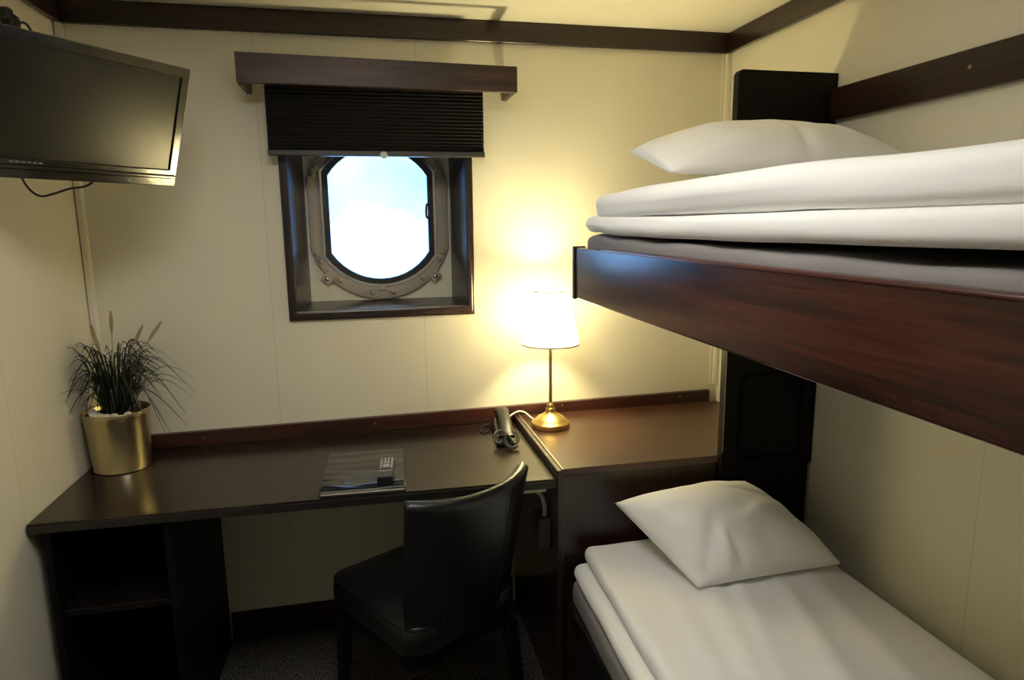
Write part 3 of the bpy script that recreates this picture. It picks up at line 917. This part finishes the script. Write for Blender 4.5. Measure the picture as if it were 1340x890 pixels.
for k in range(3):
    a = 2 * PI * k / 3 + .4
    tube(bm, [Vector((.0128 * math.cos(a), .0128 * math.sin(a), .345)), Vector((.045 * math.cos(a), .045 * math.sin(a), .400)), Vector((.068 * math.cos(a), .068 * math.sin(a), .415))], .0012, 6)
put('shade_carrier', bm, M['brass_stem'], lp, 60)
bm = B(); tube(bm, smooth_path([(-.040, .055, .008), (-.052, .075, .014), (-.062, .115, .020), (-.080, .135, .022), (-.110, .130, .012), (-.135, .125, -.010)], 40), .0032, 8); put('power_cord', bm, M['white_cable'], lp, 60)

# ------------------------------------------------------------------ telephone
pa, pb = Vector((1.300, -.085)), Vector((1.272, -.345))
ax = (pb - pa).normalized()
ph = tag(empty('telephone', (pa.x, pa.y, zd(1.3)), math.atan2(ax.y, ax.x)), 'black corded telephone on the desk beside the lamp', 'telephone')
Lp = (pb - pa).length
bm = B()                                    # wedge base, +x towards the viewer
hexa(bm, [(0, -.036, .0005), (Lp * .80, -.036, .0005), (Lp * .80, .036, .0005), (0, .036, .0005),
          (.01, -.030, .040), (Lp * .78, -.031, .016), (Lp * .78, .031, .016), (.01, .030, .040)], .006)
put('phone_base', bm, M['black_plastic'], ph, 40)
bm = B()
hp = smooth_path([(.004, 0, .060), (.035, 0, .072), (.09, 0, .071), (.145, 0, .060), (.185, 0, .040), (.200, 0, .028)], 30)
tube(bm, hp, lambda u: .0165 + .006 * (abs(u - .5) * 2) ** 2, 14, (1.25, .62))
hs = put('handset', bm, plain('handset_plastic', (.011, .011, .010), .45, spec=.35), ph, 50)
for x, z in ((.022, .046), (.172, .030)):
    bm = B(); lathe(bm, [(0, 0), (.020, 0), (.023, .004), (.023, .014), (.018, .018), (0, .018)], 24, (x, 0, z - .006)); put('earpiece', bm, M['black_plastic'], hs, 50)
bm = B()                                    # coiled cord bunched at the near end
cl = smooth_path([(.195, -.010, .026), (.222, -.026, .016), (.205, -.040, .020), (.175, -.036, .034), (.190, -.012, .046), (.215, .010, .030), (.232, .022, .016), (.214, .036, .022), (.190, .034, .036), (.176, .012, .046), (.205, -.004, .034), (.240, -.004, .014), (.252, .014, .010), (.236, .030, .010)], 420)
co = []
prev = Vector((0, 0, 1))
for i, p in enumerate(cl):
    tt = (cl[min(i + 1, len(cl) - 1)] - cl[max(i - 1, 0)]).normalized()
    u = (prev - tt * prev.dot(tt)).normalized(); prev = u
    v = tt.cross(u)
    a = i * 1.05
    co.append(p + u * (.0042 * math.cos(a)) + v * (.0042 * math.sin(a)))
tube(bm, co, .0016, 5)
put('coiled_cord', bm, M['coil'], ph, 180)
bm = B(); tube(bm, smooth_path([(.0, -.020, .012), (-.02, -.045, .006), (.02, -.075, .004), (.065, -.070, .004), (.050, -.048, .006)], 30), .0022, 6); put('line_cord', bm, M['black_plastic'], ph, 60)

# ------------------------------------------------------------------ leather folder and remote control
def zds(x): return zd(x) + .0006
fo_ = tag(empty('leather_folder', (.825, -.418, zd(.815)), R(-2)), 'black leather information folder lying near the front edge of the desk', 'folder')
fw, fl = .114, .158
def fold_disp(p):
    q = p.copy()
    e = smoothstep(.02, -.12, p.y)
    q.z += .0022 * n3(p, (9, 26, 1), 4) + e * .0045 * n3(p, (10, 42, 1), 9) + .0075 * math.exp(-((p.y + .126) / .021) ** 2) * (.75 + .6 * n3(p, (16, 3, 1), 6)) + .003 * math.exp(-((p.y + .075 + .02 * n3(p, (7, 1, 1), 2)) / .012) ** 2) * (.6 + n3(p, (12, 1, 1), 5))
    return q
bm = B(); soft_slab(bm, -fw, fw, -fl, fl, .0125, .0170, .002, 40, 60, 1, 2, lambda p: fold_disp(p) if p.z > .0145 else p); put('front_cover', bm, M['leather_folder'], fo_, 180)
bm = B(); box(bm, -fw + .003, fw - .003, -fl + .003, fl - .004, .0050, .0120, .0005, 1); put('pages', bm, M['paper'], fo_)
bm = B(); box(bm, -fw, fw, -fl, fl, .0008, .0045, .0015, 2); put('back_cover', bm, M['leather_folder'], fo_)
bm = B(); box(bm, -fw - .001, -fw + .0025, -fl, fl, .0046, .0124, .001, 1); put('spine', bm, M['leather_folder'], fo_)

rc = tag(empty('remote_control', (.886, -.478, zd(.88) + .0215), R(-4)), 'slim black remote control lying on the leather folder', 'remote control')
rw, rl = .0215, .092
bm = B(); hexa(bm, [(-rw, -rl, -.0015), (rw, -rl, -.0015), (rw - .002, rl, -.0015), (-rw + .002, rl, -.0015),
                    (-rw, -rl, .022), (rw, -rl, .022), (rw - .002, rl, .012), (-rw + .002, rl, .012)], .003)
put('remote_body', bm, M['black_plastic'], rc)
def rz_(y): return .022 - .010 * (y + rl) / (2 * rl) + .0002
rot_r = Matrix.Rotation(-math.atan2(.010, 2 * rl), 4, 'X')
def rbtn(name, x, y, w, l, h, mat):
    bm = B(); box(bm, -w, w, -l, l, -.0005, h, min(w, l, h) * .4, 2, Matrix.Translation((x, y, rz_(y))) @ rot_r); put(name, bm, mat, rc)
for r_i in range(6):
    y = .078 - r_i * .017
    for c_i in range(4):
        x = -.0150 + c_i * .0100
        if r_i in (2, 3, 4, 5) and c_i in (1, 2): continue
        rbtn('button', x, y, .0026, .0030, .0014, M['red_button'] if (r_i == 0 and c_i == 0) else M['white_button'])
rbtn('keypad', 0, .038, .0085, .0090, .0014, M['grey_button'])
rbtn('keypad', 0, .006, .0095, .0120, .0014, M['grey_button'])
bm = B(); box(bm, -rw + .002, rw - .002, -.003, .003, -.0002, .0010, .0004, 1, Matrix.Translation((0, -.040, rz_(-.040))) @ rot_r); put('metal_strip', bm, M['chrome'], rc)

# ------------------------------------------------------------------ potted grass
PXc, PYc = .098, -.165
pp = tag(empty('potted_plant', (PXc, PYc, zd(PXc))), 'gold metal pot of dark ornamental grass in the corner of the desk', 'plant')
bm = B(); lathe(bm, [(0, .0008), (.075, .0008), (.0785, .002), (.0785, .006), (.0775, .008), (.0905, .178), (.0920, .182), (.0905, .184), (.0915, .182), (.0890, .160), (.080, .150)], 72)
bm.faces.ensure_lookup_table()
put('pot', bm, M['pot_gold'], pp, 40)
bm = B(); lathe(bm, [(0, .130), (.074, .130), (.0885, .168), (.06, .172), (.03, .174), (0, .174)], 40); put('soil', bm, M['soil'], pp, 60)
rng = random.Random(11)
for k, (x, y, s) in enumerate([(-.044, -.044, .016), (-.024, -.058, .013), (-.058, -.024, .013), (-.006, -.064, .011), (-.036, -.060, .009), (-.068, -.004, .011), (.014, -.062, .010), (.046, -.050, .011)]):
    bm = B(); bmesh.ops.create_icosphere(bm, subdivisions=3, radius=s)
    for v in bm.verts:
        v.co *= 1 + .3 * mnoise.noise(v.co * 60 + Vector((k, 0, 0))); v.co.z *= .62
    bmesh.ops.translate(bm, verts=bm.verts, vec=(x, y, .179))
    put('pebble', bm, M['pebble'], pp, 180)
bm = B()
def blade(bm, base, az, h, reach, droop, wdt, tw=0.0):
    d = Vector((math.cos(az), math.sin(az), 0))
    n_ = 14
    pts = []
    for k in range(n_ + 1):
        u = k / n_
        r = reach * (u ** 1.6 if droop > .1 else u)
        z = h * (1 - (1 - min(1, u * 1.25)) ** 2) - droop * max(0, u - .42) ** 1.7 * 2.2
        pts.append(Vector(base) + d * r + Vector((0, 0, z)) + Vector((-d.y, d.x, 0)) * tw * u * u)
    tube(bm, pts, lambda u: wdt * (1 - .85 * u ** 2.2) * (.7 + .3 * min(1, u * 5)), 5, (1.0, .35))
def okb(az, reach):
    return True
for k in range(150):
    az = rng.uniform(0, 2 * PI)
    r0 = rng.uniform(0, .04); base = (r0 * math.cos(az) + .005, r0 * math.sin(az), .165)
    h = rng.uniform(.10, .235); reach = rng.uniform(.02, .115) + (.05 * rng.random() if math.cos(az) > .3 else 0)
    lim = .105
    if math.cos(az) < -.2: reach = min(reach, .085)
    if math.sin(az) > .2: reach = min(reach, .105)
    blade(bm, base, az, h, reach, rng.uniform(0, .12), rng.uniform(.0026, .0044), rng.uniform(-.03, .03))
# the long arching blades seen against the wall
for az, h, reach, droop, tw in ((R(-8), .21, .215, .17, .0), (R(-25), .19, .205, .21, .02), (R(-40), .17, .20, .22, 0), (R(8), .155, .20, .07, 0), (R(-15), .14, .205, .05, 0),
                               (R(-3), .12, .195, .10, .02), (R(-30), .13, .175, .19, 0), (R(-12), .10, .19, .16, 0), (R(14), .235, .17, .13, -.02), (R(-55), .16, .17, .15, 0),
                               (R(200), .14, .105, .05, 0), (R(215), .165, .115, .13, .0), (R(230), .21, .12, .16, 0), (R(245), .20, .11, .20, .02), (R(165), .24, .10, .06, 0),
                               (R(225), .12, .12, .14, -.02), (R(255), .10, .13, .05, 0), (R(238), .115, .155, .015, 0)):
    blade(bm, (.02 * math.cos(az), .02 * math.sin(az), .165), az, h, reach, droop, .0036, tw)
put('foliage', bm, M['leaf'], pp, 60)
for x, y, h, lean in ((-.030, .0, .275, -.010), (.006, .01, .310, .006), (.050, .01, .265, .045), (.085, .0, .275, .065), (-.012, -.02, .250, -.018)):
    bm = B()
    P0 = [(x * .4, y, .17), (x * .8, y, .17 + h * .55), (x + lean * .4, y, .17 + h * .8), (x + lean, y, .17 + h)]
    pth = smooth_path(P0, 24)
    tube(bm, pth, lambda u: .0011 if u < .62 else .0011 + .0042 * math.sin(PI * min(1, (u - .62) / .40)) ** .8, 8)
    put('plume', bm, M['plume'], pp, 60)

# ------------------------------------------------------------------ ceiling light of the cabin (behind the viewpoint's upper edge)
cl_ = tag(empty('ceiling_light', (.78, -1.38, H)), 'square white ceiling light in the middle of the cabin ceiling', 'ceiling light')
bm = B(); ring_prism(bm, [(-.30, -.30), (.30, -.30), (.30, .30), (-.30, .30)], [(-.275, -.275), (.275, -.275), (.275, .275), (-.275, .275)], 'z', -.030, -.0005)
bmesh.ops.bevel(bm, geom=list(bm.edges), offset=.002, segments=1, affect='EDGES'); put('housing', bm, plain('white_enamel', (.8, .8, .78), .4), cl_)
bm = B(); box(bm, -.274, .274, -.274, .274, -.024, -.004); put('diffuser', bm, emit_mat('lit_opal_panel', (1.0, .98, .94), CEIL_W), cl_)

# ------------------------------------------------------------------ world: bright overcast sky
w = bpy.data.worlds.new('overcast'); sc.world = w; w.use_nodes = True
nt = w.node_tree
bg = nt.nodes['Background']
tc = N(nt, 'ShaderNodeTexCoord'); sep = N(nt, 'ShaderNodeSeparateXYZ')
nt.links.new(tc.outputs['Generated'], sep.inputs[0])
rp = N(nt, 'ShaderNodeValToRGB')
el = rp.color_ramp.elements
el[0].position = .0; el[0].color = (.62, 1.7, 3.2, 1)
el[1].position = .60; el[1].color = (1.7, 3.0, 5.0, 1)
for p_, c_ in ((.035, (.50, 1.5, 3.2)), (.07, (.36, 1.35, 3.3)), (.14, (.60, 1.6, 3.6))):
    e2 = el.new(p_); e2.color = (*c_, 1)
nt.links.new(sep.outputs[2], rp.inputs['Fac'])
cn = N(nt, 'ShaderNodeTexNoise', Scale=5.0, Detail=5.0)
nt.links.new(tc.outputs['Generated'], cn.inputs['Vector'])
cr = N(nt, 'ShaderNodeValToRGB'); cr.color_ramp.elements[0].position = .5; cr.color_ramp.elements[1].position = .8
nt.links.new(cn.outputs['Fac'], cr.inputs['Fac'])
mx = N(nt, 'ShaderNodeMix', data_type='RGBA')
nt.links.new(cr.outputs['Color'], mx.inputs[0]); nt.links.new(rp.outputs['Color'], mx.inputs[6]); mx.inputs[7].default_value = (.75, 1.9, 3.7, 1)
nt.links.new(mx.outputs[2], bg.inputs['Color'])
bg.inputs['Strength'].default_value = SKY

# ------------------------------------------------------------------ camera
cam = bpy.data.cameras.new('camera'); co_ = bpy.data.objects.new('camera', cam); COL.objects.link(co_)
yaw, pitch, roll = CAMROT = (.2128, -.1767, -.0114)
cy, sy, cp, sp = math.cos(yaw), math.sin(yaw), math.cos(pitch), math.sin(pitch)
fv = Vector((sy * cp, cy * cp, sp)); rv = Vector((cy, -sy, 0)); upv = rv.cross(fv)
r2 = rv * math.cos(roll) + upv * math.sin(roll); u2 = upv * math.cos(roll) - rv * math.sin(roll)
mw = Matrix((r2, u2, -fv)).transposed().to_4x4(); mw.translation = (.862, -2.309, 1.457)
co_.matrix_world = mw
cam.sensor_fit = 'HORIZONTAL'; cam.sensor_width = 36; cam.lens = 864.469 / 1340 * 36
cam.clip_start = .01; cam.clip_end = 5000
sc.camera = co_

vs = sc.view_settings
sc.display_settings.display_device = 'sRGB'
vs.view_transform = 'Standard'; vs.look = 'None'; vs.exposure = EXPO; vs.gamma = 1; vs.use_curve_mapping = False
sc.cycles.use_denoising = True
sc.cycles.max_bounces = 10; sc.cycles.diffuse_bounces = 6; sc.cycles.transparent_max_bounces = 8
sc.cycles.sample_clamp_indirect = 6
